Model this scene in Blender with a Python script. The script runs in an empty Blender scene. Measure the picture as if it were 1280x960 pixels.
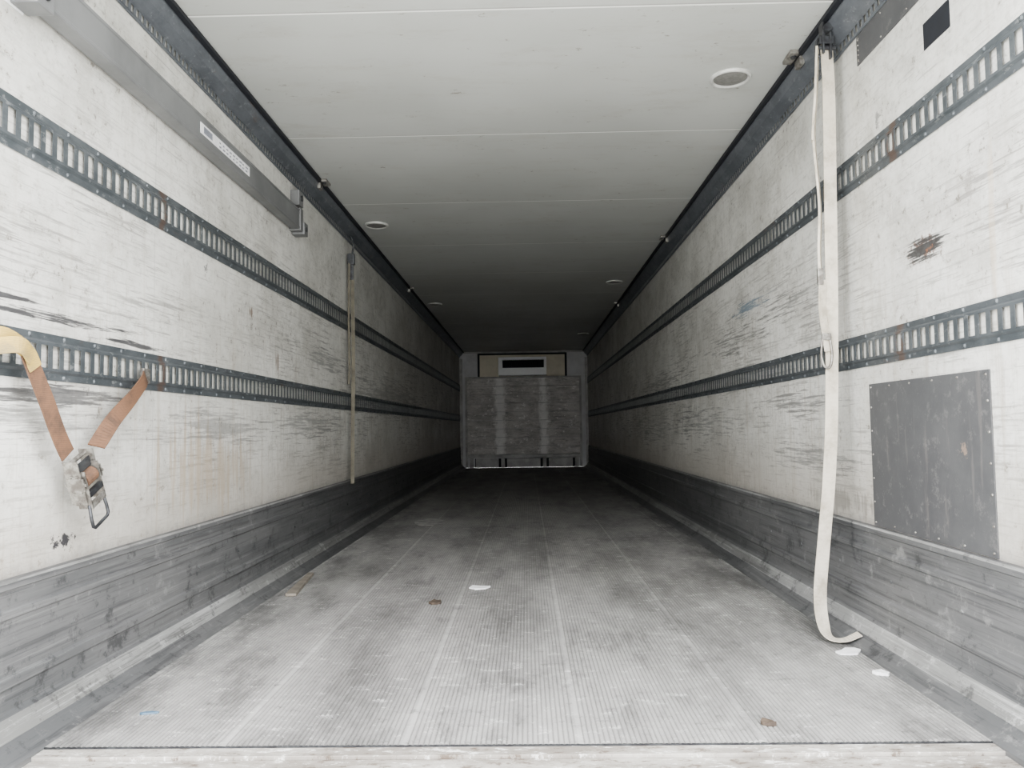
import bpy, bmesh, math, random
from mathutils import Matrix, Vector
random.seed(7)
XL, XR, ZT, ZB, YB, Y0 = -1.283, 1.197, 1.493, -0.755, 14.89, 1.60
YF = 1.885
scene = bpy.context.scene
scene.view_settings.view_transform = 'AgX'
scene.view_settings.look = 'AgX - Medium High Contrast'
scene.view_settings.exposure = 0.66
scene.view_settings.gamma = 1.14

# ------------------------------------------------------------ material kit
class NT:
    def __init__(s, name):
        s.m = bpy.data.materials.new(name); s.m.use_nodes = True
        s.t = s.m.node_tree; s.n = s.t.nodes; s.l = s.t.links
        s.b = s.n['Principled BSDF']
        s.co = s.n.new('ShaderNodeTexCoord').outputs['Object']
        sp = s.n.new('ShaderNodeSeparateXYZ'); s.l.new(s.co, sp.inputs[0])
        s.x, s.y, s.z = sp.outputs
    def inp(s, sock, v):
        if isinstance(v, bpy.types.NodeSocket): s.l.new(v, sock)
        elif v is not None: sock.default_value = v
    def math(s, op, a, b=None, c=None, clamp=False):
        n = s.n.new('ShaderNodeMath'); n.operation = op; n.use_clamp = clamp
        s.inp(n.inputs[0], a); s.inp(n.inputs[1], b)
        if c is not None: s.inp(n.inputs[2], c)
        return n.outputs[0]
    def noise(s, scale=(1,1,1), sc=1.0, det=4, rough=.55, off=(0,0,0), rot=0.):
        mp = s.n.new('ShaderNodeMapping'); s.l.new(s.co, mp.inputs[0])
        mp.inputs['Scale'].default_value = scale; mp.inputs['Location'].default_value = off
        mp.inputs['Rotation'].default_value = (rot, 0, 0)
        n = s.n.new('ShaderNodeTexNoise'); s.l.new(mp.outputs[0], n.inputs['Vector'])
        n.inputs['Scale'].default_value = sc; n.inputs['Detail'].default_value = det
        n.inputs['Roughness'].default_value = rough
        return n.outputs['Fac']
    def ramp(s, v, a, b, lo=0., hi=1.):
        n = s.n.new('ShaderNodeMapRange'); n.interpolation_type = 'SMOOTHSTEP'
        s.inp(n.inputs['Value'], v)
        if a > b: a, b, lo, hi = b, a, hi, lo
        n.inputs['From Min'].default_value = a; n.inputs['From Max'].default_value = b
        n.inputs['To Min'].default_value = lo; n.inputs['To Max'].default_value = hi
        return n.outputs['Result']
    def mul(s, *v):
        r = v[0]
        for q in v[1:]: r = s.math('MULTIPLY', r, q)
        return r
    def mix(s, f, a, b, mode='MIX'):
        n = s.n.new('ShaderNodeMix'); n.data_type = 'RGBA'; n.blend_type = mode
        s.inp(n.inputs[0], f)
        for i, v in ((6, a), (7, b)):
            if isinstance(v, (tuple, list)): v = (*v[:3], 1)
            s.inp(n.inputs[i], v)
        return n.outputs[2]
    def done(s, col, rough=.5, metal=0., bump=None, bs=.2, bd=.002, spec=None):
        if isinstance(col, (tuple, list)): col = (*col[:3], 1)
        s.inp(s.b.inputs['Base Color'], col); s.inp(s.b.inputs['Roughness'], rough)
        s.inp(s.b.inputs['Metallic'], metal)
        if spec is not None: s.b.inputs['Specular IOR Level'].default_value = spec
        if bump is not None:
            n = s.n.new('ShaderNodeBump'); n.inputs['Strength'].default_value = bs
            n.inputs['Distance'].default_value = bd
            s.l.new(bump, n.inputs['Height']); s.l.new(n.outputs[0], s.b.inputs['Normal'])
        return s.m
    def mark(s, col, cy, cz, ry, rz, c, st, nz, gain=.22):
        """stain centred on (y,z); broken up by the shared scratch noise nz"""
        vm = s.n.new('ShaderNodeVectorMath'); vm.operation = 'MULTIPLY_ADD'
        s.l.new(s.co, vm.inputs[0])
        vm.inputs[1].default_value = (0, 1/ry, 1/rz); vm.inputs[2].default_value = (0, -cy/ry, -cz/rz)
        ln = s.n.new('ShaderNodeVectorMath'); ln.operation = 'LENGTH'; s.l.new(vm.outputs[0], ln.inputs[0])
        fall = s.ramp(ln.outputs['Value'], 1.3, .1)
        e = s.math('MULTIPLY_ADD', fall, gain, nz)
        return s.mix(s.mul(s.ramp(e, .60, .70), st, s.ramp(ln.outputs['Value'], 1.35, 1.0)), col, c)

def wall_mat(side):
    t = NT('painted_panel_'+side); o = 0 if side == 'left' else 37
    big = t.noise((1, .8, 1.2), 1., 3, .6, (o, o, 0))
    c = t.mix(t.ramp(big, .35, .65), (.68,.675,.64), (.56,.555,.52))
    grime = t.noise((1, 2.2, 3), 1., 7, .80, (o+4, 9, 0))
    c = t.mix(t.ramp(grime, .40, .66, 0, .65), c, (.36,.35,.32))
    H = t.noise((1, 3.2, 75), 1., 5, .75, (o, 5, 1))          # horizontal rub scratches
    S = t.noise((1, 34, 34), 1., 4, .75, (o, 0, 11))          # speckle
    V = t.noise((1, 34, 1.5), 1., 4, .65, (o, 3, 2))          # vertical runs
    Dg = t.noise((1, 3, 105), 1., 2, .6, (o, 1, 5), math.radians(34 if o else -31))
    band = t.mul(t.ramp(t.z, -.45, -.2), t.ramp(t.z, 1.15, .6))
    msk = t.ramp(t.noise((1, 1.1, 2.6), 1., 5, .7, (o, 2, 8)), .42, .60)
    c = t.mix(t.mul(t.ramp(H, .51, .60), msk, band, .62), c, (.17,.165,.155))
    c = t.mix(t.mul(t.ramp(H, .41, .34), t.ramp(grime, .40, .56), .6), c, (.25,.24,.23))
    c = t.mix(t.mul(t.ramp(H, .57, .63), .25), c, (.3,.29,.28))
    c = t.mix(t.ramp(Dg, .66, .70, 0, .5), c, (.24,.23,.22))
    c = t.mix(t.mul(t.ramp(S, .60, .66), t.ramp(grime, .46, .56), .8), c, (.14,.12,.10))
    c = t.mix(t.ramp(S, .50, .68, 0, .34), c, (.28,.27,.245))
    c = t.mix(t.mul(t.ramp(V, .50, .70), t.ramp(t.z, .9, -.3, .15, .55)), c, (.34,.295,.235))
    low = t.ramp(t.math('MULTIPLY_ADD', V, .3, t.z), .14, -.18)
    c = t.mix(t.mul(low, .5), c, (.34,.305,.26))
    low2 = t.ramp(t.math('MULTIPLY_ADD', S, .12, t.z), -.25, -.31)
    c = t.mix(t.mul(low2, .55), c, (.17,.16,.15))
    fy = t.math('FRACT', t.math('DIVIDE', t.math('SUBTRACT', t.y, 2.615 if side == 'left' else 2.86), 1.245))
    c = t.mix(t.mul(t.math('LESS_THAN', fy, .0035), .55), c, (.36,.36,.34))
    K = (.03,.03,.035); BR = (.17,.12,.085); G = (.17,.17,.165)
    if side == 'left':
        M = [(2.05,.318,.40,.020,K,.9,H,.26), (2.5,.290,.30,.014,K,.9,H,.26), (1.82,.345,.15,.012,K,.9,H,.26),
             (2.1,.108,.45,.035,K,.75,H,.26), (2.0,.04,.3,.06,G,.5,H), (2.12,-.29,.07,.028,K,.95,S,.20),
             (3.55,.56,.035,.04,BR,.9,V), (3.95,.36,.04,.06,BR,.9,V), (4.05,.24,.03,.03,K,.8,S),
             (3.05,.66,.03,.03,K,.7,S), (3.1,-.14,.5,.20,(.40,.33,.25),.6,V), (3.2,.02,.6,.10,G,.5,H),
             (4.9,.45,.9,.10,G,.6,H,.18), (4.6,.05,1.,.12,G,.55,H,.18), (7.5,.3,2.5,.25,G,.5,H)]
    else:
        M = [(2.29,.52,.12,.040,(.16,.09,.065),.9,S,.20), (2.29,.52,.14,.034,(.045,.045,.045),.95,H,.32), (2.27,.515,.04,.012,(.26,.12,.07),.8,S),
             (4.05,.63,.38,.05,(.13,.19,.25),.8,H), (3.5,.55,.7,.06,G,.5,H,.16), (4.4,.48,.9,.10,G,.6,H,.16),
             (1.95,.55,.02,.30,(.55,.45,.33),.35,V), (2.05,.62,.025,.10,(.3,.28,.26),.5,S),
             (3.4,.10,.7,.06,G,.6,H,.18), (5.2,.02,1.3,.13,G,.6,H,.16), (3.3,-.14,.7,.08,G,.6,H,.18),
             (2.9,-.29,.45,.06,(.2,.19,.17),.6,V), (6.8,.38,1.8,.15,G,.55,H,.16), (7.5,.0,2.5,.25,G,.55,H,.16), (2.55,1.02,.02,.04,G,.7,S)]
    for m in M: c = t.mark(c, *m)
    return t.done(c, .46, 0, grime, .2, .006)

def ceiling_mat():
    t = NT('ceiling_panel_paint')
    c = t.mix(t.ramp(t.noise((1,1,1), .8, 3), .35, .65), (.51,.52,.50), (.45,.46,.44))
    d = t.noise((3,9,1), 1., 6, .75, (3,1,0))
    c = t.mix(t.ramp(d, .50, .68, 0, .28), c, (.36,.34,.30))
    ch = t.ramp(t.noise((16,26,1), 1., 4, .75, (7,0,0)), .63, .68)
    c = t.mix(t.mul(ch, t.ramp(d, .47, .57), .75), c, (.17,.15,.12))
    fy = t.math('FRACT', t.math('DIVIDE', t.math('SUBTRACT', t.y, 2.655), 1.165))
    c = t.mix(t.mul(t.math('LESS_THAN', fy, .008), .8), c, (.88,.88,.85))
    c = t.mix(t.mul(t.math('GREATER_THAN', fy, .994), .55), c, (.26,.26,.24))
    return t.done(c, .42, 0, t.noise((1,1,1), 1.5, 2), .2, .006)

def floor_mat(name, k):
    t = NT(name)
    c = t.mix(t.ramp(t.noise((2.2,.7,1), 1., 5, .65), .35, .68), (.33,.323,.312), (.215,.21,.203))
    d = t.noise((6,2,1), 1., 7, .75, (3,1,0))
    c = t.mix(t.ramp(d, .48, .68, 0, .5), c, (.45,.442,.425))
    c = t.mix(t.ramp(d, .49, .35, 0, .6), c, (.12,.117,.113))
    s = t.noise((14,30,1), 1., 6, .8, (5,1,0))
    c = t.mix(t.ramp(s, .57, .65, 0, .6), c, (.68,.67,.65))
    c = t.mix(t.ramp(s, .43, .35, 0, .55), c, (.10,.10,.095))
    # loss of light deep inside painted into the colour; side margins darker in patches
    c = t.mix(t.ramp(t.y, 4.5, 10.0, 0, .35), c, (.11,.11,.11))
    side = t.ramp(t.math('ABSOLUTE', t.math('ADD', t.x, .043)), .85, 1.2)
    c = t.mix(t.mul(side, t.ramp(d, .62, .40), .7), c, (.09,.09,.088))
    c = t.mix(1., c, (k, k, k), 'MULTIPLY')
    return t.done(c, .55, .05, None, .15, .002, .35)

def metal_mat(name, a, b, dark=(.08,.08,.08), light=(.6,.6,.58), metal=.3, rough=.45, depth_shade=0., streak=1.):
    t = NT(name)
    c = t.mix(t.ramp(t.noise((4,.9,5), 1., 5, .65), .35, .65), a, b)
    s = t.noise((2,1.4,70), 1., 6, .75, (1,0,0))
    c = t.mix(t.ramp(s, .54, .64, 0, .4*streak), c, light)
    c = t.mix(t.ramp(s, .48, .38, 0, .6*streak), c, dark)
    s = t.noise((9,8,9), 1., 6, .78, (2,0,2))
    c = t.mix(t.ramp(s, .56, .68, 0, .55), c, light)
    c = t.mix(t.ramp(s, .46, .35, 0, .7), c, dark)
    if depth_shade: c = t.mix(t.ramp(t.y, 2.3, 6.5, 0, depth_shade), c, dark)  # dimming towards the far end, painted into the metal colour
    return t.done(c, rough, metal)

def rail_mat(name, a, b, rusty):
    t = NT(name)
    c = t.mix(t.ramp(t.noise((9,6,14), 1., 5, .7), .35, .65), a, b)
    s = t.noise((30,22,40), 1., 5, .75, (3,3,3))
    c = t.mix(t.ramp(s, .57, .66, 0, .45), c, (.34,.355,.355))
    r = t.noise((6,3.0,9), 1., 5, .75, (11,3,1))
    c = t.mix(t.ramp(r, .62, .72, 0, .5), c, (.16,.11,.08))
    for cy, ry in rusty:
        d = t.math('ABSOLUTE', t.math('SUBTRACT', t.y, cy))
        d = t.math('ADD', d, t.math('MULTIPLY', t.math('SUBTRACT', s, .5), ry*3))
        c = t.mix(t.ramp(d, ry, ry*.3, 0, .6), c, (.13,.075,.05))
    return t.done(c, .42, .35)

def plain(name, a, b=None, rough=.5, metal=0., sc=30., spec=None):
    t = NT(name); b = b or tuple(v*.75 for v in a)
    c = t.mix(t.ramp(t.noise((1,1,1), sc, 4, .65), .35, .65), a, b)
    return t.done(c, rough, metal, None, .15, .001, spec)

def webbing(name, a, dirt):
    t = NT(name)
    c = t.mix(t.ramp(t.noise((1,1,1), 9., 6, .7), .40, .70), a, dirt)
    w = t.n.new('ShaderNodeTexWave'); t.l.new(t.co, w.inputs[0]); w.bands_direction = 'Z'
    w.inputs['Scale'].default_value = 90
    c = t.mix(t.mul(w.outputs['Fac'], .22), c, tuple(v*.5 for v in dirt))
    return t.done(c, .85, 0, w.outputs['Fac'], .4, .001, .15)

# ------------------------------------------------------------ mesh kit
def add_obj(name, bm, mats, parent=None):
    me = bpy.data.meshes.new(name)
    bm.to_mesh(me); bm.free()
    for m in (mats if isinstance(mats, (list, tuple)) else [mats]): me.materials.append(m)
    o = bpy.data.objects.new(name, me); scene.collection.objects.link(o)
    if parent: o.parent = parent
    return o
def empty(name, loc=(0,0,0)):
    e = bpy.data.objects.new(name, None); scene.collection.objects.link(e); return e
def box(bm, x0, x1, y0, y1, z0, z1, mi=0, bev=0.):
    r = bmesh.ops.create_cube(bm, size=1.)
    vs = r['verts']
    for v in vs:
        v.co = Vector(((x0+x1)/2+v.co.x*(x1-x0), (y0+y1)/2+v.co.y*(y1-y0), (z0+z1)/2+v.co.z*(z1-z0)))
    fs = set(f for v in vs for f in v.link_faces)
    for f in fs: f.material_index = mi
    if bev:
        es = list(set(e for v in vs for e in v.link_edges))
        rr = bmesh.ops.bevel(bm, geom=es, offset=bev, segments=2, affect='EDGES', profile=.7)
        for f in rr['faces']: f.material_index = mi
    return vs
def cyl(bm, c, axis, r, h, seg=12, mi=0, r2=None):
    q = Vector((0,0,1)).rotation_difference(Vector(axis).normalized()).to_matrix().to_4x4()
    rr = bmesh.ops.create_cone(bm, cap_ends=True, segments=seg, radius1=r, radius2=r if r2 is None else r2, depth=h,
                               matrix=Matrix.Translation(Vector(c))@q)
    for f in set(f for v in rr['verts'] for f in v.link_faces): f.material_index = mi
    return rr['verts']
def extrude_profile(bm, prof, y0, y1, ny=1, mi=0, mats=None):
    cols = []
    for j in range(ny+1):
        y = y0+(y1-y0)*j/ny
        cols.append([bm.verts.new((x, y, z)) for x, z in prof])
    for j in range(ny):
        for i in range(len(prof)-1):
            f = bm.faces.new((cols[j][i], cols[j][i+1], cols[j+1][i+1], cols[j+1][i])); f.material_index = mats[i] if mats else mi
def catmull(pts, n=8):
    P = [Vector(p) for p in pts]; P = [P[0]*2-P[1]]+P+[P[-1]*2-P[-2]]
    out = []
    for i in range(1, len(P)-2):
        for k in range(n):
            t = k/n; a,b,c,d = P[i-1:i+3]
            out.append(.5*((2*b)+(c-a)*t+(2*a-5*b+4*c-d)*t*t+(3*b-a-3*c+d)*t**3))
    out.append(P[-2]); return out
def ribbon(bm, pts, wd, width, th=.0025, n=8, mi=0):
    """woven strap: rectangular section swept along pts; wd = width direction(s)"""
    C = catmull(pts, n)
    W = catmull([Vector(w) for w in wd], n) if isinstance(wd, list) else [Vector(wd)]*len(C)
    rings = []
    for i, p in enumerate(C):
        t = (C[min(i+1, len(C)-1)]-C[max(i-1, 0)]).normalized()
        w = W[i]-t*W[i].dot(t); w.normalize(); nn = t.cross(w)
        rings.append([bm.verts.new(p+w*a*width/2+nn*b*th/2) for a, b in ((-1,-1),(1,-1),(1,1),(-1,1))])
    for a, b in zip(rings, rings[1:]):
        for k in range(4):
            f = bm.faces.new((a[k], a[(k+1)%4], b[(k+1)%4], b[k])); f.material_index = mi
    bm.faces.new(rings[0][::-1]).material_index = mi; bm.faces.new(rings[-1]).material_index = mi
def tube(bm, pts, r, seg=8, n=6, mi=0):
    C = catmull(pts, n) if n > 1 else [Vector(p) for p in pts]
    rings = []; prev = None
    for i, p in enumerate(C):
        t = (C[min(i+1, len(C)-1)]-C[max(i-1, 0)]).normalized()
        u = prev if prev is not None else (Vector((0,0,1)) if abs(t.z) < .9 else Vector((1,0,0)))
        u = (u-t*u.dot(t)).normalized(); prev = u; v = t.cross(u)
        rings.append([bm.verts.new(p+(u*math.cos(2*math.pi*k/seg)+v*math.sin(2*math.pi*k/seg))*r) for k in range(seg)])
    for a, b in zip(rings, rings[1:]):
        for k in range(seg):
            f = bm.faces.new((a[k], a[(k+1)%seg], b[(k+1)%seg], b[k])); f.material_index = mi; f.smooth = True
    bm.faces.new(rings[0][::-1]).material_index = mi; bm.faces.new(rings[-1]).material_index = mi

# ------------------------------------------------------------ materials
M_wl, M_wr = wall_mat('left'), wall_mat('right')
M_ceil = ceiling_mat()
M_floor = floor_mat('ribbed_aluminium_floor', 1.); M_groove = floor_mat('floor_groove_dirt', .68); M_strip = floor_mat('floor_plank_joint', 1.15)
M_kick = metal_mat('scuffed_kick_plate', (.20,.20,.20), (.135,.138,.14), dark=(.045,.045,.048), light=(.36,.36,.35), depth_shade=.5, streak=.8)
M_edge = metal_mat('worn_kick_edge', (.40,.40,.39), (.25,.25,.24), dark=(.08,.08,.08), light=(.75,.75,.74), depth_shade=.5)
def sill_mat():
    t = NT('worn_sill')
    c = t.mix(t.ramp(t.noise((3,9,3), 1., 6, .7), .35, .65), (.42,.40,.365), (.23,.21,.185))
    s = t.noise((16,40,10), 1., 6, .8, (3,0,0))
    c = t.mix(t.ramp(s, .55, .63, 0, .75), c, (.80,.79,.76))
    c = t.mix(t.ramp(s, .46, .37, 0, .8), c, (.10,.07,.05))
    return t.done(c, .6, .1)
M_sill = sill_mat()
M_railL = rail_mat('lashing_rail_steel_left', (.12,.132,.14), (.075,.085,.092), [(2.66,.03)])
M_railR = rail_mat('lashing_rail_steel_right', (.12,.132,.14), (.075,.085,.092), [(2.45,.03)])
M_trim = rail_mat('cove_rail_steel', (.165,.178,.195), (.115,.125,.14), [])
M_black = plain('black_rubber', (.012,.014,.02), None, .6)
M_beam = plain('beam_aluminium', (.22,.223,.225), (.165,.168,.17), .45, .3, 3)
M_gal = plain('galvanised_steel', (.36,.35,.32), (.17,.155,.14), .35, .6, 40)
M_dsteel = plain('dark_steel', (.09,.095,.10), (.045,.045,.05), .4, .6, 25)
M_label = plain('label_vinyl', (.80,.80,.80), (.68,.68,.70), .4, 0, 40)
M_ink = plain('label_print', (.25,.26,.30), None, .5)
def patch_mat():
    t = NT('grey_patch_plate')
    c = t.mix(t.ramp(t.noise((3,3,3), 1., 6, .7), .35, .65), (.095,.096,.098), (.072,.073,.076))
    s = t.noise((30,24,24), 1., 5, .8, (3,0,0))
    c = t.mix(t.ramp(s, .54, .66, 0, .4), c, (.18,.175,.17))
    v = t.noise((3,30,2.5), 1., 4, .7, (3,4,0))
    c = t.mix(t.ramp(v, .60, .70, 0, .22), c, (.22,.20,.185))
    c = t.mark(c, 2.12, -.08, .03, .03, (.25,.19,.15), .8, s)
    return t.done(c, .6, 0, s, .2, .002)
M_patch = patch_mat()

# ------------------------------------------------------------ shell
T = .08
bm = bmesh.new(); box(bm, XL-T, XL, Y0, YB+T, ZB-T, ZT+T); add_obj('wall_left', bm, M_wl)
bm = bmesh.new(); box(bm, XR, XR+T, Y0, YB+T, ZB-T, ZT+T); add_obj('wall_right', bm, M_wr)
bm = bmesh.new(); box(bm, XL, XR, Y0, YB+T, ZT, ZT+T); add_obj('ceiling', bm, M_ceil)
bm = bmesh.new(); box(bm, XL, XR, YB, YB+T, ZB, ZT); add_obj('wall_back', bm, plain('bulkhead_paint', (.60,.605,.61), (.48,.485,.49), .5, 0, 2))

# ribbed floor : longitudinal ribs in planks separated by smooth joints
seams = [-1.17, -.745, -.305, .12, .56, 1.0]
bm = bmesh.new(); prof = []; pitch = .0125
edges = [XL+.07]+seams+[XR-.07]
prof.append((XL, ZB-.001))
for a, b in zip(edges, edges[1:]):
    a2, b2 = a+.0055, b-.0055
    n = int((b2-a2)/pitch); p = (b2-a2)/n
    prof.append((a2, ZB-.001))
    for i in range(n):
        u = a2+i*p
        prof += [(u+p*.12, ZB-.002), (u+p*.34, ZB-.002), (u+p*.50, ZB), (u+p*.98, ZB)]
prof.append((XR, ZB-.001))
extrude_profile(bm, prof, YF, YB)
for f in bm.faces:
    zs = [v.co.z for v in f.verts]
    w = max(v.co.x for v in f.verts)-min(v.co.x for v in f.verts)
    if w > .010: f.material_index = 1
    elif max(zs) < ZB-.0018: f.material_index = 2
box(bm, XL, XR, YF, YB, ZB-T, ZB-.0045, 0)
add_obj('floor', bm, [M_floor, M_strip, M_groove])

# rear sill
bm = bmesh.new()
box(bm, XL, XR, YF-.002, YF, ZB-T, ZB-.001, 1)
box(bm, XL, XR, YF-.050, YF-.003, ZB-T, ZB-.004, 0, .002)
box(bm, XL, XR, Y0, YF-.053, ZB-T, ZB-.012, 0, .003)
for i in range(7):
    cyl(bm, (XL+.22+i*.34, YF-.10, ZB-.0125), (0,0,1), .008, .004, 12, 0)
add_obj('trim_1', bm, [M_sill, M_dsteel])

# kick plates
KP = [(0,-.352),(.012,-.355),(.016,-.362),(.016,-.376),(.009,-.381),(.009,-.425),(.018,-.430),(.018,-.446),(.011,-.452),
      (.011,-.585),(.020,-.592),(.020,-.612),(.013,-.620),(.015,-.668),(.024,-.680),(.030,-.684),(.052,-.722),(.085,-.746),(.105,-.7545)]
KM = [0]*len(KP)
for i in (1, 14, 15): KM[i] = 1
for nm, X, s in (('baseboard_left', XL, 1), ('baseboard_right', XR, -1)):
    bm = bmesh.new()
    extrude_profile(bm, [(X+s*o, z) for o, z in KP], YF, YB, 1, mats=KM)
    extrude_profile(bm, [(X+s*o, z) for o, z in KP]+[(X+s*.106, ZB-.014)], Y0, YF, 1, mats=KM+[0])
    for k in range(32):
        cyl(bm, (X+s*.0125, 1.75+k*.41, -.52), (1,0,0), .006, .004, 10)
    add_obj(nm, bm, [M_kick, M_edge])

# ------------------------------------------------------------ slotted rails
def slotted(name, prof, kseg, y0, y1, pitch, slot, mat, thick=.0025, rivets=None, s=1):
    bm = bmesh.new()
    n = int((y1-y0)/pitch); ys = []
    for i in range(n): ys += [y0+i*pitch, y0+i*pitch+(pitch-slot)]
    ys.append(y0+n*pitch)
    cols = [[bm.verts.new((x, y, z)) for x, z in prof] for y in ys]
    for j in range(len(ys)-1):
        for i in range(len(prof)-1):
            if i == kseg and j % 2 == 1: continue
            bm.faces.new((cols[j][i], cols[j][i+1], cols[j+1][i+1], cols[j+1][i]))
    ext = bmesh.ops.extrude_face_region(bm, geom=bm.faces[:])
    for v in [g for g in ext['geom'] if isinstance(g, bmesh.types.BMVert)]: v.co.x -= s*thick
    if rivets:
        for (off, z, st) in rivets:
            k = 0
            while y0+.03+k*st < y1:
                cyl(bm, (off, y0+.03+k*st, z), (s,0,0), .0075, .004, 8, 0, .004)
                k += 1
    bmesh.ops.recalc_face_normals(bm, faces=bm.faces[:])
    return add_obj(name, bm, mat)
def lashing_rail(name, X, s, zc, hh, mat):
    h = hh/2
    pr = [(0.004,-h),(0.004,-h*.70),(.010,-h*.60),(.010,-h*.48),(.010,h*.48),(.010,h*.60),(.004,h*.70),(.004,h)]
    pr = [(X+s*o, zc+z) for o, z in pr]
    return slotted(name, pr, 3, Y0+.02, YB-.02, .050, .031, mat, .0015, [(X+s*.006, zc+h*.85, .15), (X+s*.006, zc-h*.85, .15)], s)
lashing_rail('lashing_rail', XL, 1, .785, .135, M_railL)
lashing_rail('lashing_rail', XL, 1, .208, .125, M_railL)
lashing_rail('lashing_rail', XR, -1, .905, .125, M_railR)
lashing_rail('lashing_rail', XR, -1, .255, .115, M_railR)

# ceiling cove rails
for i, (X, s) in enumerate(((XL, 1), (XR, -1))):
    pr = [(X+s*o, z) for o, z in [(.005,1.372),(.005,1.380),(.008,1.383),(.010,1.408),(.018,1.412),(.050,1.437),(.068,1.470),(.068,1.492)]]
    slotted('trim_%d' % (i+2), pr, 2, Y0+.02, YB-.01, .034, .018, M_trim, .0015, None, s)
    bm = bmesh.new(); x0, x1 = sorted((X+s*.069, X+s*.090))
    box(bm, x0, x1, Y0+.02, YB-.01, ZT-.018, ZT-.001, 0, .003)
    add_obj('trim_%d' % (i+4), bm, M_black)
clips = [(XR-.10, 3.05, -1), (XL+.10, 4.5, 1), (XR-.10, 6.0, -1), (XL+.10, 8.0, 1), (XR-.10, 9.2, -1)]
for X, y, s in clips:
    bm = bmesh.new()
    box(bm, X-.022, X+.022, y-.05, y+.05, ZT-.018, ZT-.002, 0, .004)
    box(bm, X-s*.03-.010, X-s*.03+.010, y-.03, y+.03, ZT-.05, ZT-.014, 0, .004)
    cyl(bm, (X, y-.02, ZT-.020), (0,0,1), .012, .008, 12, 1)
    add_obj('rail_clip', bm, [M_gal, M_dsteel])

# ------------------------------------------------------------ ceiling lamps
M_lens = plain('lamp_lens', (.22,.215,.205), (.16,.16,.15), .35, 0, 60)
M_ring = plain('lamp_ring', (.58,.58,.56), (.48,.48,.46), .35, .1)
for X, y in ((.90,3.24), (-1.07,5.50), (.93,7.86), (-1.07,9.08), (.93,12.2)):
    bm = bmesh.new(); seg = 40
    ringp = [(.088,0),(.088,-.006),(.082,-.013),(.076,-.012),(.070,-.004)]
    cols = [[bm.verts.new((X+r*math.cos(a), y+r*math.sin(a), ZT+z)) for r, z in ringp] for a in [2*math.pi*k/seg for k in range(seg)]]
    for k in range(seg):
        for i in range(4):
            f = bm.faces.new((cols[k][i], cols[(k+1)%seg][i], cols[(k+1)%seg][i+1], cols[k][i+1])); f.smooth = True
    dom = [(.072,-.004),(.062,-.009),(.045,-.012),(.025,-.0135)]
    cc = [[bm.verts.new((X+r*math.cos(a), y+r*math.sin(a), ZT+z)) for r, z in dom] for a in [2*math.pi*k/seg for k in range(seg)]]
    top = bm.verts.new((X, y, ZT-.014))
    for k in range(seg):
        for i in range(3):
            f = bm.faces.new((cc[k][i], cc[(k+1)%seg][i], cc[(k+1)%seg][i+1], cc[k][i+1])); f.smooth = True; f.material_index = 1
        f = bm.faces.new((cc[k][3], cc[(k+1)%seg][3], top)); f.smooth = True; f.material_index = 1
    add_obj('ceiling_lamp', bm, [M_ring, M_lens])

# ------------------------------------------------------------ stored decking beam (left)
e = empty('decking_beam')
bm = bmesh.new()
bx0, bx1 = XL+.012, XL+.062
zb0, zb1 = 1.105, 1.215
prof = [(bx0,zb0),(bx1-.004,zb0),(bx1,zb0+.004),(bx1,zb0+.012),(bx1-.003,zb0+.015),(bx1-.003,zb1-.015),(bx1,zb1-.012),(bx1,zb1-.004),(bx1-.004,zb1),(bx0,zb1),(bx0,zb0)]
extrude_profile(bm, prof, 1.84, 4.12)
add_obj('tube', bm, M_beam, e)
bm = bmesh.new()
for yy in (1.80, 4.12):
    box(bm, bx0-.010, bx1+.004, yy, yy+.05, zb0-.008, zb1+.006, 0, .004)
    box(bm, bx0-.010, bx1+.012, yy+.045, yy+.115, zb0-.02, zb0+.05, 0, .006)
    box(bm, bx0-.010, bx1-.01, yy+.02, yy+.10, zb1+.03, zb1+.115, 0, .006)
    box(bm, bx0-.010, bx0+.01, yy+.03, yy+.09, zb0, zb1+.05, 0, .003)
    cyl(bm, (bx1-.008, yy+.06, zb1+.075), (1,0,0), .016, .010, 14, 1)
    cyl(bm, (bx1+.013, yy+.08, zb0+.015), (1,0,0), .013, .006, 14, 1)
add_obj('end_fittings', bm, [M_beam, M_dsteel], e)
bm = bmesh.new(); bl = bx1-.003
box(bm, bl, bl+.0012, 2.84, 3.36, zb0+.036, zb1-.032, 0)
for k in range(9):
    y = 3.02+k*.036
    box(bm, bl+.0012, bl+.0018, y, y+random.uniform(.012,.028), zb0+.044, zb0+.050, 1)
    box(bm, bl+.0012, bl+.0018, y, y+random.uniform(.012,.028), zb0+.060, zb0+.066, 1)
box(bm, bl+.0012, bl+.0018, 2.87, 2.95, zb0+.044, zb0+.070, 1)
add_obj('label', bm, [M_label, M_ink], e)

# ------------------------------------------------------------ plates on the walls
def plate(name, y0, y1, z0, z1, mat, th=.004, riv=True, X=XR, s=-1):
    bm = bmesh.new(); x0, x1 = sorted((X+s*.0005, X+s*th))
    box(bm, x0, x1, y0, y1, z0, z1, 0, .001)
    if riv:
        for k in range(6):
            u = y0+.015+(y1-y0-.03)*k/5
            for z in (z0+.012, z1-.012): cyl(bm, (X+s*(th+.001), u, z), (s,0,0), .004, .003, 10, 1, .003)
        for k in range(1, 6):
            w = z0+(z1-z0)*k/6
            for u in (y0+.012, y1-.012): cyl(bm, (X+s*(th+.001), u, w), (s,0,0), .004, .003, 10, 1, .003)
    return add_obj(name, bm, [mat, M_gal])
plate('repair_plate', 1.995, 2.69, -.350, .135, M_patch)
plate('repair_plate', 1.80, 2.68, 1.265, 1.37, M_patch)
plate('black_label', 2.10, 2.24, 1.10, 1.18, M_black, .002, False)
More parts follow.
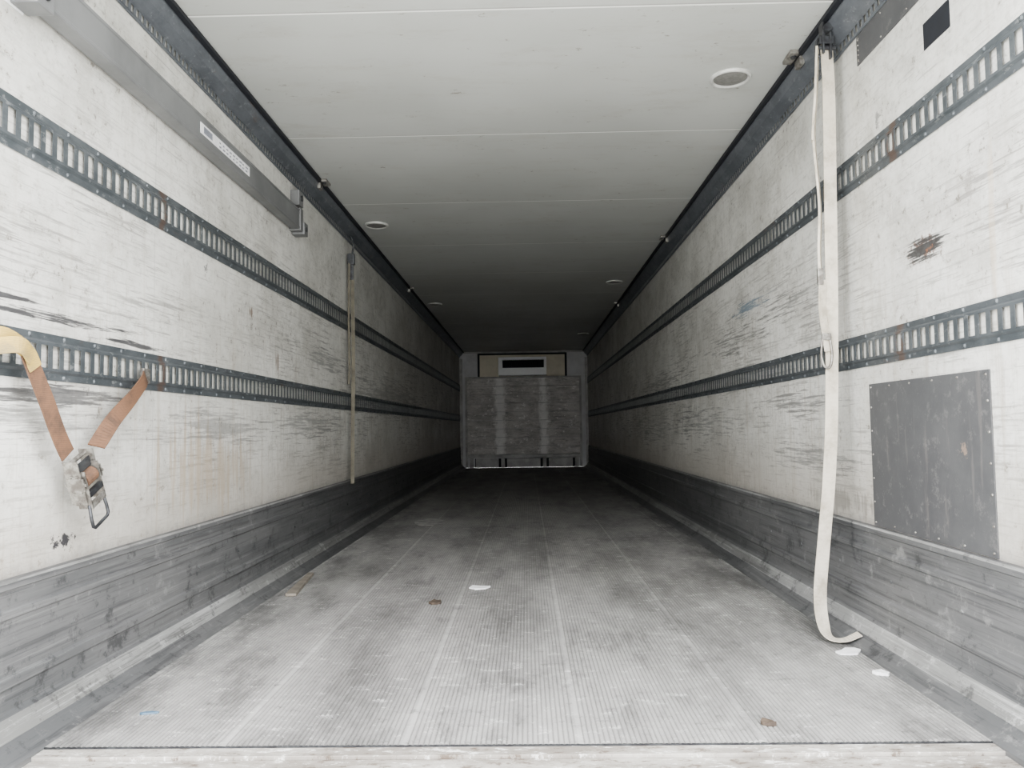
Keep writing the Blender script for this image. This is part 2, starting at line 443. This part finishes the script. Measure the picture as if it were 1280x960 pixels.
plate('information_label', 1.70, 1.90, 1.08, 1.20, M_label, .002, False, XL, 1)

# ------------------------------------------------------------ straps
M_white = webbing('webbing_white', (.66,.61,.52), (.40,.36,.29))
M_khaki = webbing('webbing_khaki', (.20,.185,.145), (.12,.11,.09))
M_orange = webbing('webbing_orange', (.185,.105,.068), (.085,.06,.048))
M_yellow = webbing('webbing_yellow', (.46,.33,.11), (.22,.18,.11))

e = empty('hanging_lashing_strap')
bm = bmesh.new()
Y = 2.78
P = [(1.128,Y,1.40),(1.130,Y,1.20),(1.122,Y,.85),(1.112,Y,.45),(1.097,Y,.05),(1.078,Y,-.20),(1.052,Y,-.42),(1.028,Y-.01,-.60),
     (1.028,Y-.03,-.70),(1.045,Y-.05,-.742),(1.085,Y-.07,-.743),(1.135,Y-.075,-.722)]
W = [(1,.15,0)]*8+[(1,.3,0),(.6,.8,0),(.2,1,0),(.2,1,.1)]
ribbon(bm, P, W, .048, .003, 10)
add_obj('webbing', bm, M_white, e)
bm = bmesh.new()
P2 = [(1.090,Y-.012,1.38),(1.078,Y-.012,1.20),(1.070,Y,1.05),(1.082,Y,.80),(1.074,Y,.62),(1.078,Y,.50)]
ribbon(bm, P2, (.55,1,0), .034, .008, 10)
ribbon(bm, [(1.070,Y-.01,1.10),(1.062,Y-.01,1.07),(1.060,Y-.01,1.03)], (.35,1,0), .03, .006, 6)
ribbon(bm, [(1.078,Y-.012,.52),(1.072,Y-.012,.42),(1.080,Y-.012,.33),(1.088,Y-.012,.26)], (1,.4,0), .030, .005, 8)
add_obj('loose_tail', bm, M_white, e)
bm = bmesh.new()
box(bm, 1.098, 1.150, Y-.014, Y+.014, 1.395, 1.425, 0, .004)
box(bm, 1.108, 1.116, Y-.018, Y+.018, 1.36, 1.49, 0, .003)
box(bm, 1.134, 1.142, Y-.018, Y+.018, 1.34, 1.44, 0, .003)
cyl(bm, (1.124, Y, 1.385), (1,0,0), .010, .07, 14)
cyl(bm, (1.126, Y-.02, 1.45), (0,1,0), .016, .02, 14)
tube(bm, [(1.100,Y,1.42),(1.088,Y-.01,1.40),(1.086,Y-.01,1.36),(1.100,Y-.01,1.345)], .005)
add_obj('end_fitting', bm, M_dsteel, e)
bm = bmesh.new()
tube(bm, [(1.070,Y-.015,.32),(1.062,Y-.015,.25),(1.072,Y-.015,.205),(1.092,Y-.015,.205),(1.100,Y-.015,.25),(1.094,Y-.015,.31)], .0045)
box(bm, 1.066, 1.098, Y-.022, Y-.010, .30, .325, 0, .003)
box(bm, 1.058, 1.078, Y-.022, Y-.008, .50, .56, 0, .003)
add_obj('hook', bm, M_gal, e)

e = empty('wall_lashing_strap')
bm = bmesh.new(); X = XL+.045; Y = 5.45
ribbon(bm, [(X,Y,1.22),(X+.004,Y,.9),(X+.008,Y,.5),(X+.004,Y,.1),(X,Y,-.375)], (1,.5,0), .026, .004, 8)
ribbon(bm, [(X-.016,Y-.02,1.2),(X-.020,Y-.02,.8),(X-.016,Y-.02,.45),(X-.022,Y-.02,.33)], (1,.8,0), .014, .004, 8)
add_obj('webbing', bm, M_khaki, e)
bm = bmesh.new()
box(bm, X-.03, X+.02, Y-.02, Y+.02, 1.19, 1.27, 0, .006)
box(bm, X-.02, X+.012, Y-.012, Y+.012, 1.08, 1.20, 0, .005)
tube(bm, [(X,Y,1.26),(X+.01,Y,1.34),(X-.01,Y,1.40)], .006)
add_obj('end_fitting', bm, M_dsteel, e)

e = empty('ratchet_strap')
X = XL+.055
bm = bmesh.new()
A = [(XL+.020,1.74,.222),(XL+.045,1.79,.235),(X+.005,1.855,.205),(X+.01,1.925,.09),(X+.008,1.985,.0),(X+.006,2.03,-.055)]
ribbon(bm, A[2:], [(0,.75,.5),(.1,.8,.5),(.1,.8,.45),(.1,.8,.4)], .050, .004, 10)
add_obj('webbing_lower', bm, M_orange, e)
bm = bmesh.new()
ribbon(bm, A[:3]+[(X+.012,1.88,.165)], [(0,.2,1),(0,.3,.9),(0,.7,.6),(0,.8,.5)], .046, .004, 10)
ribbon(bm, [(XL+.02,1.74,.20),(X+.02,1.80,.215),(X+.022,1.85,.190)], [(0,.2,1),(0,.3,1),(0,.5,.8)], .040, .004, 8)
add_obj('webbing_yellow', bm, M_yellow, e)
bm = bmesh.new()
ribbon(bm, [(X+.006,2.165,-.035),(X+.002,2.26,.04),(X-.005,2.38,.11),(X-.015,2.47,.165),(XL+.022,2.52,.19)],
       [(.9,.2,-.3),(.5,.5,-.7),(.1,.6,-.8),(0,.6,-.8),(0,.6,-.8)], .046, .004, 10)
add_obj('webbing_upper', bm, M_orange, e)
bm = bmesh.new()
box(bm, XL+.014, XL+.026, 2.50, 2.545, .165, .215, 0, .003)
box(bm, XL+.014, XL+.026, 1.74, 1.79, .185, .24, 0, .003)
add_obj('rail_anchors', bm, M_gal, e)
bm = bmesh.new()
for s in (-1, 1):
    box(bm, s*.036-.0015, s*.036+.0015, -.014, .022, -.060, .055)
    box(bm, s*.030-.0015, s*.030+.0015, -.004, .030, -.030, .070)
    cyl(bm, (s*.040, .008, 0), (1,0,0), .022, .004, 18)
    for k in range(10):
        a = 2*math.pi*k/10
        box(bm, s*.040-.002, s*.040+.002, .008+.022*math.cos(a)-.003, .008+.022*math.cos(a)+.003, .022*math.sin(a)-.003, .022*math.sin(a)+.003)
cyl(bm, (0, .008, 0), (1,0,0), .013, .082, 16, 1)
cyl(bm, (0, .0, -.052), (1,0,0), .006, .082, 12)
cyl(bm, (0, .0, .050), (1,0,0), .006, .082, 12)
box(bm, -.030, .030, .020, .030, .026, .040, 1)
box(bm, -.030, .030, .010, .014, -.045, -.022, 1)
box(bm, -.030, .030, .026, .030, .052, .070)
tube(bm, [(-.031,.022,.06),(-.036,.022,.095),(-.036,.022,.118),(-.030,.022,.124),(.030,.022,.124),(.036,.022,.118),(.036,.022,.095),(.031,.022,.06)], .004, 8, 1, 1)
cyl(bm, (0, .012, 0), (1,0,0), .019, .046, 16, 2)
O = Vector((X+.012, 2.085, -.118)); u = Vector((0,.42,-.9)).normalized(); v = Vector((0,.9,.42)).normalized(); n = Vector((1,0,0))
for q in bm.verts:
    c = q.co*1.12; q.co = O+v*c.x+n*c.y+u*c.z
bmesh.ops.recalc_face_normals(bm, faces=bm.faces[:])
add_obj('ratchet', bm, [M_gal, M_dsteel, M_orange], e)

# ------------------------------------------------------------ front bulkhead
def plank_mat():
    t = NT('weathered_bulkhead_boards')
    c = t.mix(t.ramp(t.noise((3,1,6), 1., 6, .7), .35, .65), (.62,.60,.575), (.42,.405,.39))
    s = t.ramp(t.noise((5,1,26), 1., 5, .8, (1,0,0)), .50, .64)
    c = t.mix(t.mul(s, .6), c, (.17,.165,.16))
    for cx, w in ((-.50,.085), (.34,.07)):
        d = t.math('ABSOLUTE', t.math('SUBTRACT', t.x, cx))
        d = t.math('ADD', d, t.mul(t.math('SUBTRACT', t.noise((10,1,6), 1., 6, .8), .5), .34))
        c = t.mix(t.ramp(d, w+.05, w-.05, 0, .75), c, (.93,.92,.90))
    ch = t.ramp(t.noise((9,1,13), 1., 4, .75, (5,0,3)), .58, .66)
    c = t.mix(t.mul(ch, .7), c, (.93,.92,.90))
    return t.done(c, .6)
M_plank = plank_mat()
M_frame = plain('bulkhead_frame', (.42,.415,.405), (.28,.275,.265), .5, .1, 6)
M_tan = plain('tan_panel', (.74,.69,.56), (.64,.59,.48), .6, 0, 4)
M_evap = plain('evaporator_housing', (.95,.96,.96), (.90,.91,.91), .4, 0, 5)
M_dark = plain('dark_opening', (.02,.022,.025), None, .8)
e = empty('front_bulkhead_panel'); F = YB-.10
bm = bmesh.new()
nb = 9; z0, z1 = -.50, .975
for i in range(nb):
    a = z0+(z1-z0)*i/nb; b = z0+(z1-z0)*(i+1)/nb
    box(bm, -1.14, 1.03, F+random.uniform(-.004,.004), YB-.03, a+.003, b-.003, 0, .004)
add_obj('boards', bm, M_plank, e)
bm = bmesh.new()
box(bm, -1.175, -1.135, F-.015, YB, -.745, .995, 0, .004); box(bm, 1.025, 1.065, F-.015, YB, -.745, .995, 0, .004)
box(bm, -1.135, 1.025, F-.015, YB-.02, .965, .995, 0, .004); box(bm, -1.135, 1.025, F-.015, YB-.02, -.56, -.50, 0, .004)
for xx in (-1.06, -.46, .34, .96): box(bm, xx-.035, xx+.035, F-.01, YB, -.752, -.56, 0, .004)
add_obj('frame', bm, M_frame, e)
bm = bmesh.new()
for a, b in ((-1.0,-.52), (-.40,.28), (.40,.90)):
    box(bm, a+.02, b-.02, F, F+.02, -.745, -.575, 0, .004)
add_obj('return_air_panels', bm, M_frame, e)
bm = bmesh.new(); box(bm, -1.0, .96, YB-.02, YB-.001, -.752, -.58); add_obj('plenum', bm, M_dark, e)

e = empty('evaporator_unit')
bm = bmesh.new()
box(bm, -.91, .78, YB-.035, YB-.001, 1.0, 1.43, 0, .003); add_obj('mounting_panel', bm, M_tan, e)
bm = bmesh.new()
box(bm, -.93, -.89, YB-.05, YB-.001, 1.0, 1.45); box(bm, .76, .80, YB-.05, YB-.001, 1.0, 1.45); box(bm, -.93, .80, YB-.05, YB-.001, 1.42, 1.455)
add_obj('mounting_frame', bm, M_dark, e)
bm = bmesh.new()
box(bm, -.52, .40, YB-.30, YB-.03, 1.30, 1.355, 0, .012)
box(bm, -.52, .40, YB-.30, YB-.03, 1.005, 1.15, 0, .012)
box(bm, -.52, -.44, YB-.30, YB-.03, 1.14, 1.31, 0, .008)
box(bm, .35, .40, YB-.30, YB-.03, 1.14, 1.31, 0, .008)
add_obj('housing', bm, M_evap, e)
bm = bmesh.new(); box(bm, -.44, .35, YB-.20, YB-.03, 1.15, 1.30)
for k in range(20): box(bm, -.43+k*.04, -.425+k*.04, YB-.28, YB-.20, 1.15, 1.30)
add_obj('air_outlet', bm, M_dark, e)
bm = bmesh.new()
for a, b in ((XL+.001, XL+.05), (XR-.05, XR-.001)): box(bm, a, b, YB-.05, YB-.001, ZB+.001, 1.36, 0, .004)
box(bm, XL+.05, XR-.05, YB-.03, YB-.001, 1.46, 1.49)
add_obj('trim_6', bm, M_frame)

# ------------------------------------------------------------ litter on the floor
def litter(name, cx, cy, rx, ry, mat, h=.006, seed=1, rot=0., n=9):
    rnd = random.Random(seed); bm = bmesh.new(); top = []; bot = []
    for k in range(n):
        a = 2*math.pi*k/n; r = rnd.uniform(.65, 1.)
        x = rx*r*math.cos(a); y = ry*r*math.sin(a)
        X = x*math.cos(rot)-y*math.sin(rot); Yy = x*math.sin(rot)+y*math.cos(rot)
        top.append(bm.verts.new((X, Yy, h*rnd.uniform(.5, 1.1)))); bot.append(bm.verts.new((X, Yy, .0002)))
    c = bm.verts.new((0, 0, h*.8))
    for k in range(n):
        bm.faces.new((top[k], top[(k+1)%n], c)); bm.faces.new((bot[k], bot[(k+1)%n], top[(k+1)%n], top[k]))
    o = add_obj(name, bm, mat); o.location = (cx, cy, ZB); return o
M_paper = plain('paper', (.88,.88,.88), (.8,.8,.8), .7)
M_leaf = plain('dry_leaf', (.10,.075,.055), (.06,.045,.035), .8)
M_wood = plain('splinter_wood', (.27,.24,.20), (.18,.16,.135), .8, 0, 12)
M_blue = plain('blue_plastic', (.06,.13,.20), (.16,.22,.28), .5)
litter('paper_scrap', -.235, 3.69, .055, .05, M_paper, .008, 2, .2, 6)
litter('dry_leaf', -.405, 3.38, .032, .035, M_leaf, .014, 3)
litter('dry_leaf', .60, 1.995, .022, .02, M_leaf, .012, 4)
litter('paper_scrap', 1.055, 2.60, .05, .035, M_paper, .008, 5, .3)
litter('paper_scrap', 1.055, 2.38, .022, .03, M_paper, .010, 6, 1)
litter('plastic_scrap', -1.03, 2.10, .035, .010, M_blue, .006, 7, .2)
litter('plaster_spill', -.80, 6.3, .18, .30, plain('spilt_plaster', (.40,.39,.37), (.22,.22,.21), .8, 0, 14), .003, 8, .1, 14)
bm = bmesh.new()
box(bm, -.025, .025, -.26, .26, 0, .014, 0, .003)
for v_ in bm.verts:
    if v_.co.y > .1: v_.co.x *= .6
o = add_obj('wood_splinter', bm, M_wood); o.location = (-1.115, 3.80, ZB+.001); o.rotation_euler = (0, 0, .10)

# ------------------------------------------------------------ daylight
w = bpy.data.worlds.new('overcast_daylight'); scene.world = w; w.use_nodes = True
nt = w.node_tree; bg = nt.nodes['Background']
tc = nt.nodes.new('ShaderNodeTexCoord'); sp = nt.nodes.new('ShaderNodeSeparateXYZ'); nt.links.new(tc.outputs['Generated'], sp.inputs[0])
mr = nt.nodes.new('ShaderNodeMapRange'); nt.links.new(sp.outputs['Z'], mr.inputs['Value'])
mr.inputs['From Min'].default_value = -.15; mr.inputs['From Max'].default_value = .25
mx = nt.nodes.new('ShaderNodeMix'); mx.data_type = 'RGBA'; nt.links.new(mr.outputs[0], mx.inputs[0])
mx.inputs[6].default_value = (.66,.66,.64,1); mx.inputs[7].default_value = (.99,1.0,1.02,1)
nt.links.new(mx.outputs[2], bg.inputs['Color']); bg.inputs['Strength'].default_value = 4.8

# ------------------------------------------------------------ camera
f = 960.; a = math.radians(.8); x, y = 18, -55
ux = x*math.cos(a)+y*math.sin(a); uy = -x*math.sin(a)+y*math.cos(a)
yaw = math.atan(ux/f); pitch = math.atan(-uy/math.hypot(f, ux))
Mx = Matrix.Rotation(yaw, 4, 'Z')@Matrix.Rotation(math.radians(90)+pitch, 4, 'X')@Matrix.Rotation(-a, 4, 'Z')
cd = bpy.data.cameras.new('camera'); cd.sensor_width = 36; cd.lens = 27; cd.clip_start = .02
co = bpy.data.objects.new('camera', cd); scene.collection.objects.link(co); co.matrix_world = Mx
scene.camera = co
